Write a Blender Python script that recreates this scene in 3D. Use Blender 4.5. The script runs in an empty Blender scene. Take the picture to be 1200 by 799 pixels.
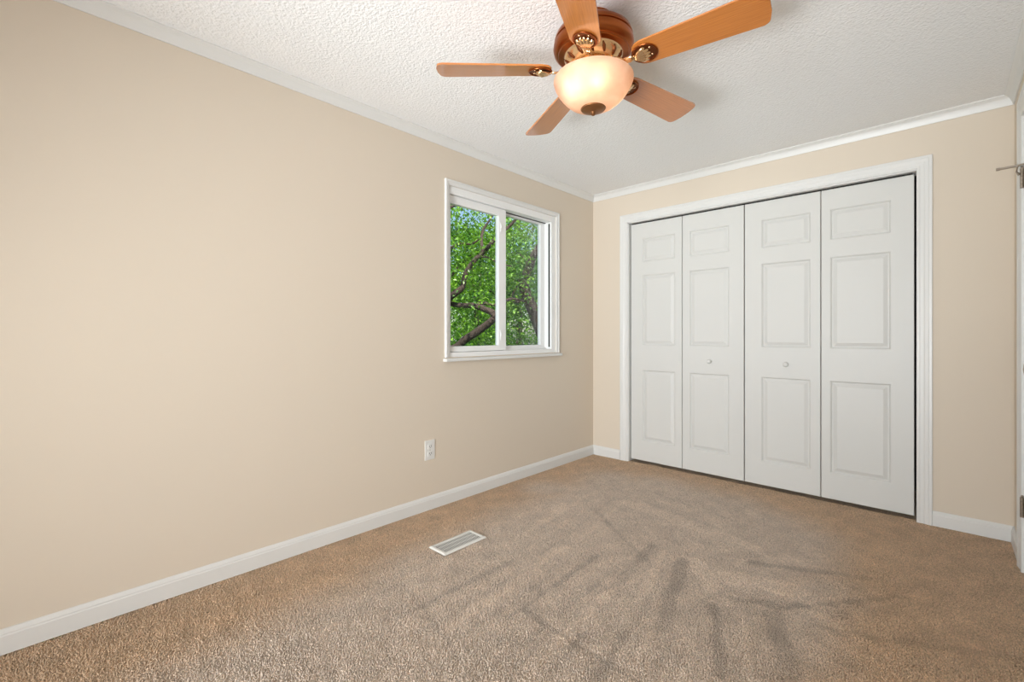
import bpy, bmesh, math, random
import numpy as np
from mathutils import Vector, Matrix

C = bpy.context.scene.collection
S = bpy.context.scene
R = math.radians

# ------------------------------------------------------------------ camera, light, exposure
cam_d = bpy.data.cameras.new('camera')
cam = bpy.data.objects.new('camera', cam_d)
C.objects.link(cam)
cam.location = (0, 0, 1.07)
cam.rotation_euler = (R(90), 0, R(43.35))
cam_d.sensor_width = 36
cam_d.lens = 36 * 539.19 / 1200
cam_d.shift_y = -7.7 / 1200
cam_d.clip_start = 0.02
S.camera = cam

S.view_settings.view_transform = 'Standard'
S.view_settings.look = 'None'
S.view_settings.gamma = 1
S.view_settings.use_curve_mapping = False
S.view_settings.exposure = -0.08

SKY_STRENGTH = 0.22
SUN_POWER = 8.0
FILL_POWER = 8.0
LOW_POWER = 26.0
BOUNCE_POWER = 19.0
SIDE_POWER = 7.0
BULB_POWER = 17.0

world = bpy.data.worlds.new('sky')
S.world = world
world.use_nodes = True
wn = world.node_tree
wn.nodes.clear()
wo = wn.nodes.new('ShaderNodeOutputWorld')
wb = wn.nodes.new('ShaderNodeBackground')
ws = wn.nodes.new('ShaderNodeTexSky')
ws.sky_type = 'NISHITA'
ws.sun_disc = False
ws.sun_elevation = R(52)
ws.sun_rotation = R(120)
wb.inputs['Strength'].default_value = SKY_STRENGTH
wn.links.new(ws.outputs[0], wb.inputs[0])
wn.links.new(wb.outputs[0], wo.inputs[0])


def light(name, kind, loc, target, power, color=(1, 1, 1), size=None):
    d = bpy.data.lights.new(name, kind)
    o = bpy.data.objects.new(name, d)
    C.objects.link(o)
    o.location = loc
    v = Vector(target) - Vector(loc)
    o.rotation_euler = v.to_track_quat('-Z', 'Y').to_euler()
    d.energy = power
    d.color = color
    if kind == 'AREA':
        d.shape = 'RECTANGLE'
        d.size, d.size_y = size
    return o


sun = light('sun', 'SUN', (4, -2, 8), (-2, 2, 0), SUN_POWER, (1.0, 0.96, 0.88))
sun.data.angle = R(1.5)
# unseen fill lights added at the far end of the room behind the camera, in place of flash: two aimed down the room, one bounced off the ceiling
LC = (0.925, 0.972, 1.0)
a_ = light('fill_light', 'AREA', (-0.35, -2.35, 1.45), (-1.35, 3.2, 1.3), FILL_POWER, LC, (1.1, 1.2))
a_.data.spread = R(75)
a_ = light('fill_light_low', 'AREA', (-0.35, -2.30, 0.72), (-1.5, 2.5, 0.3), LOW_POWER, LC, (1.1, 1.2))
a_.data.spread = R(80)
a_ = light('fill_bounce', 'AREA', (-0.9, -1.7, 0.25), (-1.0, 1.6, 2.3), BOUNCE_POWER, LC, (1.8, 0.8))
a_.data.spread = R(60)
a_ = light('fill_light_side', 'AREA', (-0.05, -2.2, 1.2), (-2.3, 2.2, 0.9), SIDE_POWER, LC, (0.5, 1.6))
a_.data.spread = R(60)

# ------------------------------------------------------------------ room dimensions
L, D, RX, HC, RY = 2.304, 3.501, 0.256, 2.305, -2.55      # left wall x=-L, back wall y=D, right wall x=RX, ceiling, rear wall


# ------------------------------------------------------------------ helpers
def srgb(r, g, b):
    def f(c):
        c /= 255
        return c / 12.92 if c <= 0.04045 else ((c + 0.055) / 1.055) ** 2.4
    return (f(r), f(g), f(b), 1)


def mat(name, color, rough=0.5, metal=0.0, spec=None, coat=None):
    m = bpy.data.materials.new(name)
    m.use_nodes = True
    b = m.node_tree.nodes['Principled BSDF']
    b.inputs['Base Color'].default_value = color
    b.inputs['Roughness'].default_value = rough
    b.inputs['Metallic'].default_value = metal
    if spec is not None:
        b.inputs['Specular IOR Level'].default_value = spec
    if coat:
        b.inputs['Coat Weight'].default_value = coat[0]
        b.inputs['Coat Roughness'].default_value = coat[1]
    return m


def nodes(m):
    t = m.node_tree
    return t, t.nodes['Principled BSDF']


def add_bump(m, scale, strength, dist, detail=2.0, stretch=None, kind='noise', rough=0.5):
    t, b = nodes(m)
    tc = t.nodes.new('ShaderNodeTexCoord')
    src = tc.outputs['Object']
    if stretch:
        mp = t.nodes.new('ShaderNodeMapping')
        mp.inputs['Scale'].default_value = stretch
        t.links.new(src, mp.inputs['Vector'])
        src = mp.outputs['Vector']
    if kind == 'noise':
        n = t.nodes.new('ShaderNodeTexNoise')
        n.inputs['Scale'].default_value = scale
        n.inputs['Detail'].default_value = detail
        n.inputs['Roughness'].default_value = rough
    else:
        n = t.nodes.new('ShaderNodeTexVoronoi')
        n.inputs['Scale'].default_value = scale
    t.links.new(src, n.inputs['Vector'])
    bp = t.nodes.new('ShaderNodeBump')
    bp.inputs['Strength'].default_value = strength
    bp.inputs['Distance'].default_value = dist
    t.links.new(n.outputs[0], bp.inputs['Height'])
    t.links.new(bp.outputs[0], b.inputs['Normal'])
    return n, bp


def obj(name, bm, m, parent=None, smooth=False):
    me = bpy.data.meshes.new(name)
    bmesh.ops.recalc_face_normals(bm, faces=bm.faces)
    bm.to_mesh(me)
    bm.free()
    for x in (m if isinstance(m, (list, tuple)) else [m]):
        me.materials.append(x)
    if smooth:
        for p in me.polygons:
            p.use_smooth = True
    o = bpy.data.objects.new(name, me)
    C.objects.link(o)
    if parent:
        o.parent = parent
    return o


def smooth_by_angle(o, deg=35):
    me = o.data
    for p in me.polygons:
        p.use_smooth = True
    bm = bmesh.new()
    bm.from_mesh(me)
    for e in bm.edges:
        if len(e.link_faces) == 2 and e.calc_face_angle(0) > R(deg):
            e.smooth = False
    bm.to_mesh(me)
    bm.free()
    return o


def empty(name, loc, parent=None):
    o = bpy.data.objects.new(name, None)
    C.objects.link(o)
    o.location = loc
    o.empty_display_size = 0.1
    if parent:
        o.parent = parent
    return o


def tag(o, label=None, cat=None, group=None, kind=None):
    for k, v in (('label', label), ('category', cat), ('group', group), ('kind', kind)):
        if v:
            o[k] = v
    return o


def box(bm, x0, x1, y0, y1, z0, z1, bevel=0.0, mi=0):
    vs = [bm.verts.new((x, y, z)) for x in (x0, x1) for y in (y0, y1) for z in (z0, z1)]
    fs = [(0, 1, 3, 2), (4, 6, 7, 5), (0, 4, 5, 1), (2, 3, 7, 6), (0, 2, 6, 4), (1, 5, 7, 3)]
    faces = [bm.faces.new([vs[i] for i in f]) for f in fs]
    for f in faces:
        f.material_index = mi
    if bevel:
        es = list({e for f in faces for e in f.edges})
        bmesh.ops.bevel(bm, geom=es, offset=bevel, segments=2, affect='EDGES', profile=0.6)
    return vs


def lathe(bm, prof, seg=48, center=(0, 0), cap=False, mi=0):
    rings = []
    for r, z in prof:
        if r < 1e-6:
            rings.append([bm.verts.new((center[0], center[1], z))])
        else:
            rings.append([bm.verts.new((center[0] + r * math.cos(2 * math.pi * k / seg), center[1] + r * math.sin(2 * math.pi * k / seg), z)) for k in range(seg)])
    for a, b in zip(rings, rings[1:]):
        for k in range(seg):
            k2 = (k + 1) % seg
            if len(a) == 1 and len(b) == 1:
                continue
            if len(a) == 1:
                f = bm.faces.new((a[0], b[k2], b[k]))
            elif len(b) == 1:
                f = bm.faces.new((a[k], a[k2], b[0]))
            else:
                f = bm.faces.new((a[k], a[k2], b[k2], b[k]))
            f.material_index = mi
    if cap:
        for r in (rings[0], rings[-1]):
            if len(r) > 2:
                bm.faces.new(r)


def tube(bm, pts, radii, seg=10, cap=True, flat=1.0):
    pts = [Vector(p) for p in pts]
    rings = []
    up = Vector((0.13, 0.21, 0.97))
    for i, p in enumerate(pts):
        t = (pts[min(i + 1, len(pts) - 1)] - pts[max(i - 1, 0)]).normalized()
        a = t.cross(up)
        if a.length < 1e-3:
            a = t.cross(Vector((1, 0, 0)))
        a.normalize()
        b = a.cross(t).normalized()
        r = radii[i] if isinstance(radii, (list, tuple)) else radii
        rings.append([bm.verts.new(p + a * r * math.cos(2 * math.pi * k / seg) + b * r * flat * math.sin(2 * math.pi * k / seg)) for k in range(seg)])
    for x, y in zip(rings, rings[1:]):
        for k in range(seg):
            bm.faces.new((x[k], x[(k + 1) % seg], y[(k + 1) % seg], y[k]))
    if cap:
        bm.faces.new(rings[0])
        bm.faces.new(rings[-1][::-1])


def on_back(a, b, t):
    return (a, D - t, b)


def on_left(a, b, t):
    return (-L + t, a, b)


def on_right(a, b, t):
    return (RX - t, a, b)


def on_rear(a, b, t):
    return (a, RY + t, b)


def sweep(bm, place, path, prof, closed=False):
    """path: inner-edge corners (a, b, outward a, outward b); prof: (outward w, thickness t)."""
    rings = []
    for a, b, oa, ob in path:
        rings.append([bm.verts.new(place(a + oa * w, b + ob * w, t)) for w, t in prof])
    pairs = list(zip(rings, rings[1:]))
    if closed:
        pairs.append((rings[-1], rings[0]))
    n = len(prof)
    for x, y in pairs:
        for k in range(n):
            bm.faces.new((x[k], x[(k + 1) % n], y[(k + 1) % n], y[k]))
    if not closed:
        bm.faces.new(rings[0])
        bm.faces.new(rings[-1][::-1])


def run(bm, place, a0, a1, prof, m0=0, m1=0):
    """straight moulding along a wall; prof: (thickness t, height b); m0/m1 = mitre sense at the two ends."""
    r0 = [bm.verts.new(place(a0 + m0 * t, b, t)) for t, b in prof]
    r1 = [bm.verts.new(place(a1 - m1 * t, b, t)) for t, b in prof]
    n = len(prof)
    for k in range(n):
        bm.faces.new((r0[k], r0[(k + 1) % n], r1[(k + 1) % n], r1[k]))
    bm.faces.new(r0)
    bm.faces.new(r1[::-1])


# ------------------------------------------------------------------ materials
M_wall = mat('beige_wall_paint', (0.73, 0.64, 0.53, 1), 0.55, spec=0.25)
add_bump(M_wall, 160, 0.05, 0.002, 3)
M_trim = mat('white_trim_paint', (0.77, 0.765, 0.745, 1), 0.35)
M_door = mat('white_door_paint', (0.69, 0.685, 0.66, 1), 0.42, spec=0.35)
add_bump(M_door, 60, 0.05, 0.002, 4, stretch=(1, 1, 0.06))
M_vinyl = mat('white_vinyl', (0.90, 0.90, 0.89, 1), 0.3)
M_dark = mat('closet_shade_black', (0.03, 0.028, 0.025, 1), 0.9)  # near black stands in for the shade inside the closet
M_gasket = mat('black_gasket', (0.015, 0.015, 0.015, 1), 0.6)
M_plastic = mat('ivory_white_plastic', (0.80, 0.79, 0.76, 1), 0.35)
M_slot = mat('slot_shadow_grey', (0.06, 0.06, 0.06, 1), 0.6)
M_nickel = mat('aged_nickel', (0.42, 0.36, 0.30, 1), 0.32, 1.0)
M_vent = mat('enamelled_vent_white', (0.82, 0.81, 0.77, 1), 0.4)
M_ventdark = mat('vent_inside', (0.07, 0.065, 0.06, 1), 0.8)
M_rubber = mat('white_rubber', (0.75, 0.74, 0.72, 1), 0.6)

# textured ceiling
M_ceil = mat('stippled_ceiling_paint', (0.91, 0.91, 0.91, 1), 0.8, spec=0.2)
t, b = nodes(M_ceil)
tc = t.nodes.new('ShaderNodeTexCoord')
n1 = t.nodes.new('ShaderNodeTexNoise'); n1.inputs['Scale'].default_value = 75; n1.inputs['Detail'].default_value = 3; n1.inputs['Roughness'].default_value = 0.6
n2 = t.nodes.new('ShaderNodeTexVoronoi'); n2.inputs['Scale'].default_value = 95
t.links.new(tc.outputs['Object'], n1.inputs['Vector']); t.links.new(tc.outputs['Object'], n2.inputs['Vector'])
mx = t.nodes.new('ShaderNodeMath'); mx.operation = 'MULTIPLY_ADD'; mx.inputs[1].default_value = 0.35
t.links.new(n2.outputs[0], mx.inputs[0]); t.links.new(n1.outputs[0], mx.inputs[2])
bp = t.nodes.new('ShaderNodeBump'); bp.inputs['Strength'].default_value = 0.6; bp.inputs['Distance'].default_value = 0.007
t.links.new(mx.outputs[0], bp.inputs['Height']); t.links.new(bp.outputs[0], b.inputs['Normal'])

# carpet: brown pile, window light over the middle painted in as grey, darker and lighter vacuum strokes
M_carpet = mat('cut_pile_carpet', (0.3, 0.2, 0.14, 1), 0.95, spec=0.1)
t, b = nodes(M_carpet)
b.inputs['Sheen Weight'].default_value = 0.15
tc = t.nodes.new('ShaderNodeTexCoord')
at = t.nodes.new('ShaderNodeAttribute'); at.attribute_name = 'lit_middle'
an = t.nodes.new('ShaderNodeAttribute'); an.attribute_name = 'nap'
g1 = t.nodes.new('ShaderNodeTexNoise'); g1.inputs['Scale'].default_value = 190; g1.inputs['Detail'].default_value = 2
g2 = t.nodes.new('ShaderNodeTexNoise'); g2.inputs['Scale'].default_value = 9; g2.inputs['Detail'].default_value = 4
g3 = t.nodes.new('ShaderNodeTexNoise'); g3.inputs['Scale'].default_value = 75; g3.inputs['Detail'].default_value = 3
for g in (g1, g2, g3):
    t.links.new(tc.outputs['Object'], g.inputs['Vector'])


def mixc(fac, a, bb, blend='MIX'):
    m = t.nodes.new('ShaderNodeMix'); m.data_type = 'RGBA'; m.blend_type = blend
    for sock, v in ((m.inputs['Factor'], fac), (m.inputs['A'], a), (m.inputs['B'], bb)):
        if isinstance(v, bpy.types.NodeSocket):
            t.links.new(v, sock)
        else:
            sock.default_value = v
    return m.outputs['Result']


def maprange(src, a, b_, c, d):
    m = t.nodes.new('ShaderNodeMapRange')
    for i, v in zip((1, 2, 3, 4), (a, b_, c, d)):
        m.inputs[i].default_value = v
    t.links.new(src, m.inputs[0])
    return m.outputs[0]


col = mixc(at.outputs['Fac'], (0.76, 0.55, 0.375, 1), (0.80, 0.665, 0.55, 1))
val = t.nodes.new('ShaderNodeMath'); val.operation = 'MULTIPLY'
t.links.new(maprange(g1.outputs[0], 0.3, 0.7, 0.68, 1.3), val.inputs[0])
v2 = t.nodes.new('ShaderNodeMath'); v2.operation = 'MULTIPLY'
t.links.new(maprange(g2.outputs[0], 0.3, 0.7, 0.93, 1.07), v2.inputs[0])
t.links.new(maprange(an.outputs['Fac'], -1, 1, 0.72, 1.20), v2.inputs[1])
t.links.new(v2.outputs[0], val.inputs[1])
hs = t.nodes.new('ShaderNodeHueSaturation')
t.links.new(val.outputs[0], hs.inputs['Value']); t.links.new(col, hs.inputs['Color'])
t.links.new(hs.outputs[0], b.inputs['Base Color'])
bm1 = t.nodes.new('ShaderNodeBump'); bm1.inputs['Strength'].default_value = 0.35; bm1.inputs['Distance'].default_value = 0.006
ad = t.nodes.new('ShaderNodeMath'); ad.operation = 'ADD'
t.links.new(g1.outputs[0], ad.inputs[0]); t.links.new(g3.outputs[0], ad.inputs[1])
t.links.new(ad.outputs[0], bm1.inputs['Height']); t.links.new(bm1.outputs[0], b.inputs['Normal'])

# fan materials
M_wood = mat('honey_oak_blade', srgb(205, 140, 82), 0.36, coat=(1.0, 0.12))
M_wood.node_tree.nodes['Principled BSDF'].inputs['Coat IOR'].default_value = 1.7
t, b = nodes(M_wood)
tc = t.nodes.new('ShaderNodeTexCoord')
mp = t.nodes.new('ShaderNodeMapping'); mp.inputs['Scale'].default_value = (2.5, 90, 90)
nz = t.nodes.new('ShaderNodeTexNoise'); nz.inputs['Scale'].default_value = 3.0; nz.inputs['Detail'].default_value = 5
t.links.new(tc.outputs['Object'], mp.inputs['Vector']); t.links.new(mp.outputs[0], nz.inputs['Vector'])
cr = t.nodes.new('ShaderNodeValToRGB')
cr.color_ramp.elements[0].position = 0.30; cr.color_ramp.elements[0].color = srgb(180, 106, 42)
cr.color_ramp.elements[1].position = 0.72; cr.color_ramp.elements[1].color = srgb(205, 130, 60)
t.links.new(nz.outputs[0], cr.inputs[0]); t.links.new(cr.outputs[0], b.inputs['Base Color'])
M_copper = mat('antique_copper', srgb(158, 88, 46), 0.28, 1.0)
M_brass = mat('polished_pale_brass', srgb(236, 200, 156), 0.20, 1.0)
M_bronze = mat('bronze_finial', srgb(150, 104, 66), 0.42, 0.85)
M_darkcut = mat('dark_copper_recess', srgb(120, 66, 34), 0.4, 0.8)

M_bowl = bpy.data.materials.new('alabaster_glass')
M_bowl.use_nodes = True
t = M_bowl.node_tree
t.nodes.clear()
out = t.nodes.new('ShaderNodeOutputMaterial')
tr = t.nodes.new('ShaderNodeBsdfTranslucent'); df = t.nodes.new('ShaderNodeBsdfDiffuse'); gl = t.nodes.new('ShaderNodeBsdfGlossy')
m1 = t.nodes.new('ShaderNodeMixShader'); m2 = t.nodes.new('ShaderNodeMixShader')
tc = t.nodes.new('ShaderNodeTexCoord')
nz = t.nodes.new('ShaderNodeTexNoise'); nz.inputs['Scale'].default_value = 5; nz.inputs['Detail'].default_value = 4; nz.inputs['Distortion'].default_value = 1.6
t.links.new(tc.outputs['Object'], nz.inputs['Vector'])
cr = t.nodes.new('ShaderNodeValToRGB')
cr.color_ramp.elements[0].position = 0.35; cr.color_ramp.elements[0].color = (0.80, 0.63, 0.52, 1)
cr.color_ramp.elements[1].position = 0.65; cr.color_ramp.elements[1].color = (0.92, 0.80, 0.71, 1)
t.links.new(nz.outputs[0], cr.inputs[0])
t.links.new(cr.outputs[0], tr.inputs['Color']); t.links.new(cr.outputs[0], df.inputs['Color'])
gl.inputs['Roughness'].default_value = 0.45
m1.inputs[0].default_value = 0.2
m2.inputs[0].default_value = 0.02
t.links.new(tr.outputs[0], m1.inputs[1]); t.links.new(df.outputs[0], m1.inputs[2])
t.links.new(m1.outputs[0], m2.inputs[1]); t.links.new(gl.outputs[0], m2.inputs[2])
t.links.new(m2.outputs[0], out.inputs[0])

M_bulb = bpy.data.materials.new('lit_bulb')
M_bulb.use_nodes = True
t = M_bulb.node_tree
t.nodes.clear()
out = t.nodes.new('ShaderNodeOutputMaterial'); em = t.nodes.new('ShaderNodeEmission')
em.inputs['Color'].default_value = (1.0, 0.86, 0.68, 1)
em.inputs['Strength'].default_value = BULB_POWER
t.links.new(em.outputs[0], out.inputs[0])

# glass and screen of the window
def thin(name, tint, gloss):
    m = bpy.data.materials.new(name)
    m.use_nodes = True
    t = m.node_tree
    t.nodes.clear()
    out = t.nodes.new('ShaderNodeOutputMaterial')
    a = t.nodes.new('ShaderNodeBsdfTransparent'); a.inputs[0].default_value = tint
    g = t.nodes.new('ShaderNodeBsdfGlossy'); g.inputs['Roughness'].default_value = 0.02
    f = t.nodes.new('ShaderNodeFresnel'); f.inputs[0].default_value = 1.3
    s = t.nodes.new('ShaderNodeMath'); s.operation = 'MULTIPLY'; s.inputs[1].default_value = gloss
    x = t.nodes.new('ShaderNodeMixShader')
    t.links.new(f.outputs[0], s.inputs[0]); t.links.new(s.outputs[0], x.inputs[0])
    t.links.new(a.outputs[0], x.inputs[1]); t.links.new(g.outputs[0], x.inputs[2])
    t.links.new(x.outputs[0], out.inputs[0])
    return m


M_glass = thin('window_glass', (0.97, 0.98, 0.975, 1), 0.3)
M_screen = bpy.data.materials.new('insect_mesh')
M_screen.use_nodes = True
t = M_screen.node_tree
t.nodes.clear()
out = t.nodes.new('ShaderNodeOutputMaterial')
a_ = t.nodes.new('ShaderNodeBsdfTransparent'); d_ = t.nodes.new('ShaderNodeBsdfDiffuse'); d_.inputs[0].default_value = (0.12, 0.13, 0.14, 1)
x_ = t.nodes.new('ShaderNodeMixShader'); x_.inputs[0].default_value = 0.07
t.links.new(a_.outputs[0], x_.inputs[1]); t.links.new(d_.outputs[0], x_.inputs[2]); t.links.new(x_.outputs[0], out.inputs[0])


def leaf_mat(name, c0, c1):
    m = bpy.data.materials.new(name)
    m.use_nodes = True
    t = m.node_tree
    t.nodes.clear()
    out = t.nodes.new('ShaderNodeOutputMaterial')
    tc = t.nodes.new('ShaderNodeTexCoord')
    nz = t.nodes.new('ShaderNodeTexNoise'); nz.inputs['Scale'].default_value = 7; nz.inputs['Detail'].default_value = 5; nz.inputs['Roughness'].default_value = 0.75
    t.links.new(tc.outputs['Object'], nz.inputs['Vector'])
    cr = t.nodes.new('ShaderNodeValToRGB')
    cr.color_ramp.elements[0].position = 0.40; cr.color_ramp.elements[0].color = c0
    cr.color_ramp.elements[1].position = 0.62; cr.color_ramp.elements[1].color = c1
    t.links.new(nz.outputs[0], cr.inputs[0])
    d = t.nodes.new('ShaderNodeBsdfDiffuse'); tr = t.nodes.new('ShaderNodeBsdfTranslucent'); g = t.nodes.new('ShaderNodeBsdfGlossy')
    g.inputs['Roughness'].default_value = 0.4
    x = t.nodes.new('ShaderNodeMixShader'); x.inputs[0].default_value = 0.4
    y = t.nodes.new('ShaderNodeMixShader'); y.inputs[0].default_value = 0.06
    t.links.new(cr.outputs[0], d.inputs[0]); t.links.new(cr.outputs[0], tr.inputs[0])
    t.links.new(d.outputs[0], x.inputs[1]); t.links.new(tr.outputs[0], x.inputs[2])
    t.links.new(x.outputs[0], y.inputs[1]); t.links.new(g.outputs[0], y.inputs[2])
    t.links.new(y.outputs[0], out.inputs[0])
    return m


M_leaf = leaf_mat('bright_green_leaves', (0.02, 0.12, 0.004, 1), (0.38, 0.72, 0.045, 1))
M_leaf2 = leaf_mat('mid_green_leaves', (0.015, 0.09, 0.010, 1), (0.22, 0.56, 0.06, 1))
M_leaf3 = leaf_mat('fresh_green_leaves', (0.03, 0.17, 0.006, 1), (0.42, 0.84, 0.06, 1))
M_bark = mat('grey_brown_bark', (0.075, 0.05, 0.037, 1), 0.9)
add_bump(M_bark, 40, 1.0, 0.03, 5, stretch=(1, 1, 0.3))
M_lawn = mat('woodland_ground', (0.06, 0.13, 0.03, 1), 0.95)

# ------------------------------------------------------------------ room shell
# window opening in the left wall, closet opening in the back wall, doorway in the right wall
WY0, WY1, WZ0, WZ1 = 1.846, 2.958, 0.924, 2.022
CX0, CX1, CZ1 = -1.958, -0.123, 2.012
DY0, DY1, DZ1 = 2.28, 3.075, 2.05
T = 0.16

bm = bmesh.new()
box(bm, -L - T, -L, RY - T, WY0, 0, HC)
box(bm, -L - T, -L, WY1, D + T, 0, HC)
box(bm, -L - T, -L, WY0, WY1, 0, WZ0)
box(bm, -L - T, -L, WY0, WY1, WZ1, HC)
tag(obj('wall_left', bm, M_wall), 'long beige painted wall with the sliding window', None, None, 'structure')
bm = bmesh.new()
box(bm, -L, CX0, D, D + 0.11, 0, HC)
box(bm, CX1, RX + T, D, D + 0.11, 0, HC)
box(bm, CX0, CX1, D, D + 0.11, CZ1, HC)
tag(obj('wall_back', bm, M_wall), 'beige painted wall around the closet doors', None, None, 'structure')
bm = bmesh.new()
box(bm, RX, RX + T, DY1, D, 0, HC)
box(bm, RX, RX + T, RY - T, DY0, 0, HC)
box(bm, RX, RX + T, DY0, DY1, DZ1, HC)
tag(obj('wall_right', bm, M_wall), 'beige wall strip with the hinged door at the right edge', None, None, 'structure')
bm = bmesh.new()
box(bm, -L, RX, RY - T, RY, 0, HC)
tag(obj('wall_rear', bm, M_wall), 'beige wall behind the viewpoint', None, None, 'structure')
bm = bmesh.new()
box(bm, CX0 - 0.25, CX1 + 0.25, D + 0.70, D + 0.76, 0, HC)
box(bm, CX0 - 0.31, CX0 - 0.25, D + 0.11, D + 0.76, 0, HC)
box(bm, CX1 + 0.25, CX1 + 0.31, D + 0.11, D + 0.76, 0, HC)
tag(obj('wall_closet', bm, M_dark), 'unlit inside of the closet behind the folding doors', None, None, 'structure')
bm = bmesh.new()
box(bm, -L - T, RX + T, RY - T, D + 0.8, HC, HC + 0.2)
tag(obj('ceiling', bm, M_ceil), 'white textured ceiling', None, None, 'structure')

# carpeted floor with a grid fine enough for the vacuum marks
x0, x1, y0, y1, st = -L, RX + 0.02, RY, D + 0.7, 0.014
nx, ny = int((x1 - x0) / st), int((y1 - y0) / st)
gx, gy = np.meshgrid(np.linspace(x0, x1, nx + 1), np.linspace(y0, y1, ny + 1))
rng = np.random.default_rng(5)


def wob(f, s):
    a = np.zeros_like(gx)
    for i in range(6):
        k = rng.normal(0, f, 2)
        a += np.sin(gx * k[0] + gy * k[1] + rng.uniform(0, 6.28))
    return a * s / 6


def seg_dist(ax, ay, bx, by):
    dx, dy = bx - ax, by - ay
    l2 = dx * dx + dy * dy
    u = np.clip(((gx - ax) * dx + (gy - ay) * dy) / l2, 0, 1)
    return np.hypot(gx - ax - u * dx, gy - ay - u * dy), u


# bands (both ends and half width) where window light is painted greyish into the pile
light_bands = [(-1.56, -0.7, -1.80, 3.0, .19), (-1.55, -0.6, -1.5, 3.08, .22), (-1.2, -0.6, -1.18, 3.05, .22), (-0.9, -0.6, -0.9, 2.95, .22),
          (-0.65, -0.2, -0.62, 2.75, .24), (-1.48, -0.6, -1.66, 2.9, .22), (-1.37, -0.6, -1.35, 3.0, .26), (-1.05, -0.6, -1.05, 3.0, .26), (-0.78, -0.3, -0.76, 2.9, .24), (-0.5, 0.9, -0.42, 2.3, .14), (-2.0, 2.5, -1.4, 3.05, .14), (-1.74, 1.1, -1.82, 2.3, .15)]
lit_middle = np.zeros_like(gx)
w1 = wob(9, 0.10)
for ax, ay, bx, by, w in light_bands:
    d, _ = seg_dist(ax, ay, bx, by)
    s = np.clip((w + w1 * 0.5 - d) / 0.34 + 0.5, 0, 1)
    lit_middle = np.maximum(lit_middle, s * s * (3 - 2 * s))
strokes = [(-0.67, 2.35, -0.26, 2.55, .05, -1), (-0.7, 1.94, -0.46, 2.06, .05, -1), (-0.46, 2.06, -0.12, 2.48, .035, -1), (-0.86, 2.18, -0.69, 1.97, .10, .8),
           (-0.71, 2.13, -0.47, 2.22, .14, .8), (-1.09, 2.2, -1.02, 1.7, .05, -.9), (-1.02, 2.17, -0.84, 1.52, .04, .7), (-0.91, 2.15, -0.76, 1.6, .07, -1),
           (-1.26, 1.34, -0.7, 1.3, .025, -1), (-1.08, 1.33, -1.06, 0.95, .045, -.8), (-1.53, 2.37, -0.97, 1.99, .03, -.7), (-1.45, 2.64, -0.72, 2.52, .12, .5),
           (-0.66, 1.87, -0.52, 1.51, .045, -1), (-0.58, 1.91, -0.45, 1.57, .03, .6), (-0.49, 1.99, -0.35, 1.64, .08, -.8), (-1.72, 1.57, -1.74, 0.93, .04, .5),
           (-1.5, 1.59, -1.51, 0.99, .04, -.5), (-1.41, 1.87, -1.32, 1.04, .05, .5), (-1.23, 1.91, -1.21, 1.28, .04, -.7), (-1.02, 1.7, -0.97, 1.24, .05, .6),
           (-1.76, 2.34, -1.6, 1.69, .06, .5), (-1.67, 2.06, -1.74, 2.69, .05, .5), (-0.29, 2.01, 0.19, 2.27, .05, -.6), (-0.35, 2.08, -0.02, 1.93, .05, .5),
           (-0.91, 2.34, -1.03, 1.6, .03, .5), (-1.64, 1.11, -1.05, 0.96, .03, -.6), (-1.46, 0.78, -1.33, 1.41, .025, .4), (-0.88, 1.74, -0.8, 1.24, .05, -.7),
           (-0.2, 2.9, -0.6, 2.45, .10, .3), (-0.05, 2.7, -0.3, 2.2, .05, -.3)]
w2 = wob(60, 0.03)
nap = wob(26, 0.40)
for ax, ay, bx, by, n_, ox_, oy_ in ((-1.50, 1.59, -1.51, 0.95, 5, .055, .01), (-1.23, 1.95, -1.21, 1.25, 4, .06, .01), (-1.72, 2.6, -1.6, 1.7, 4, .07, .02),
                                     (-1.15, 1.30, -1.08, 0.8, 5, .05, .02), (-0.72, 1.86, -0.3, 2.02, 4, .01, .07), (-1.45, 2.75, -0.75, 2.6, 3, .0, .09), (-0.85, 1.6, -0.75, 1.0, 4, .07, .0)):
    for q in range(n_):
        strokes.append((ax + q * ox_, ay + q * oy_, bx + q * ox_ * 1.15, by + q * oy_, .022, (-.55, .5)[q % 2]))
for ax, ay, bx, by, w, s in strokes:
    d, u = seg_dist(ax, ay, bx, by)
    e = np.clip((w * 0.42 + w2 * 0.5 - d) / 0.016 + 0.5, 0, 1)
    nap += s * e * (0.95 - 0.25 * u)
nap = np.clip(nap, -1, 1)
gz = -0.0075 + nap * 0.0015 + wob(45, 0.002)
me = bpy.data.meshes.new('floor')
vv = np.stack([gx.ravel(), gy.ravel(), gz.ravel()], 1)
idx = np.arange((nx + 1) * (ny + 1)).reshape(ny + 1, nx + 1)
qf = np.stack([idx[:-1, :-1].ravel(), idx[:-1, 1:].ravel(), idx[1:, 1:].ravel(), idx[1:, :-1].ravel()], 1)
me.from_pydata(vv.tolist(), [], qf.tolist())
for nm, arr in (('lit_middle', lit_middle), ('nap', nap)):
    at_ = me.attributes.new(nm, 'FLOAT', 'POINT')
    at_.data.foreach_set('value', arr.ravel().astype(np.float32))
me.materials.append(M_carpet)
me.polygons.foreach_set('use_smooth', [True] * len(me.polygons))
fl = bpy.data.objects.new('floor', me)
C.objects.link(fl)
tag(fl, 'beige brown cut pile carpet with vacuum marks', None, None, 'structure')

# the pile itself: short leaning tufts standing on the backing, one object nobody could count
def grid_at(arr, px, py):
    ix = np.clip(((px - x0) / (x1 - x0) * nx).round().astype(int), 0, nx)
    iy = np.clip(((py - y0) / (y1 - y0) * ny).round().astype(int), 0, ny)
    return arr[iy, ix]


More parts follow.
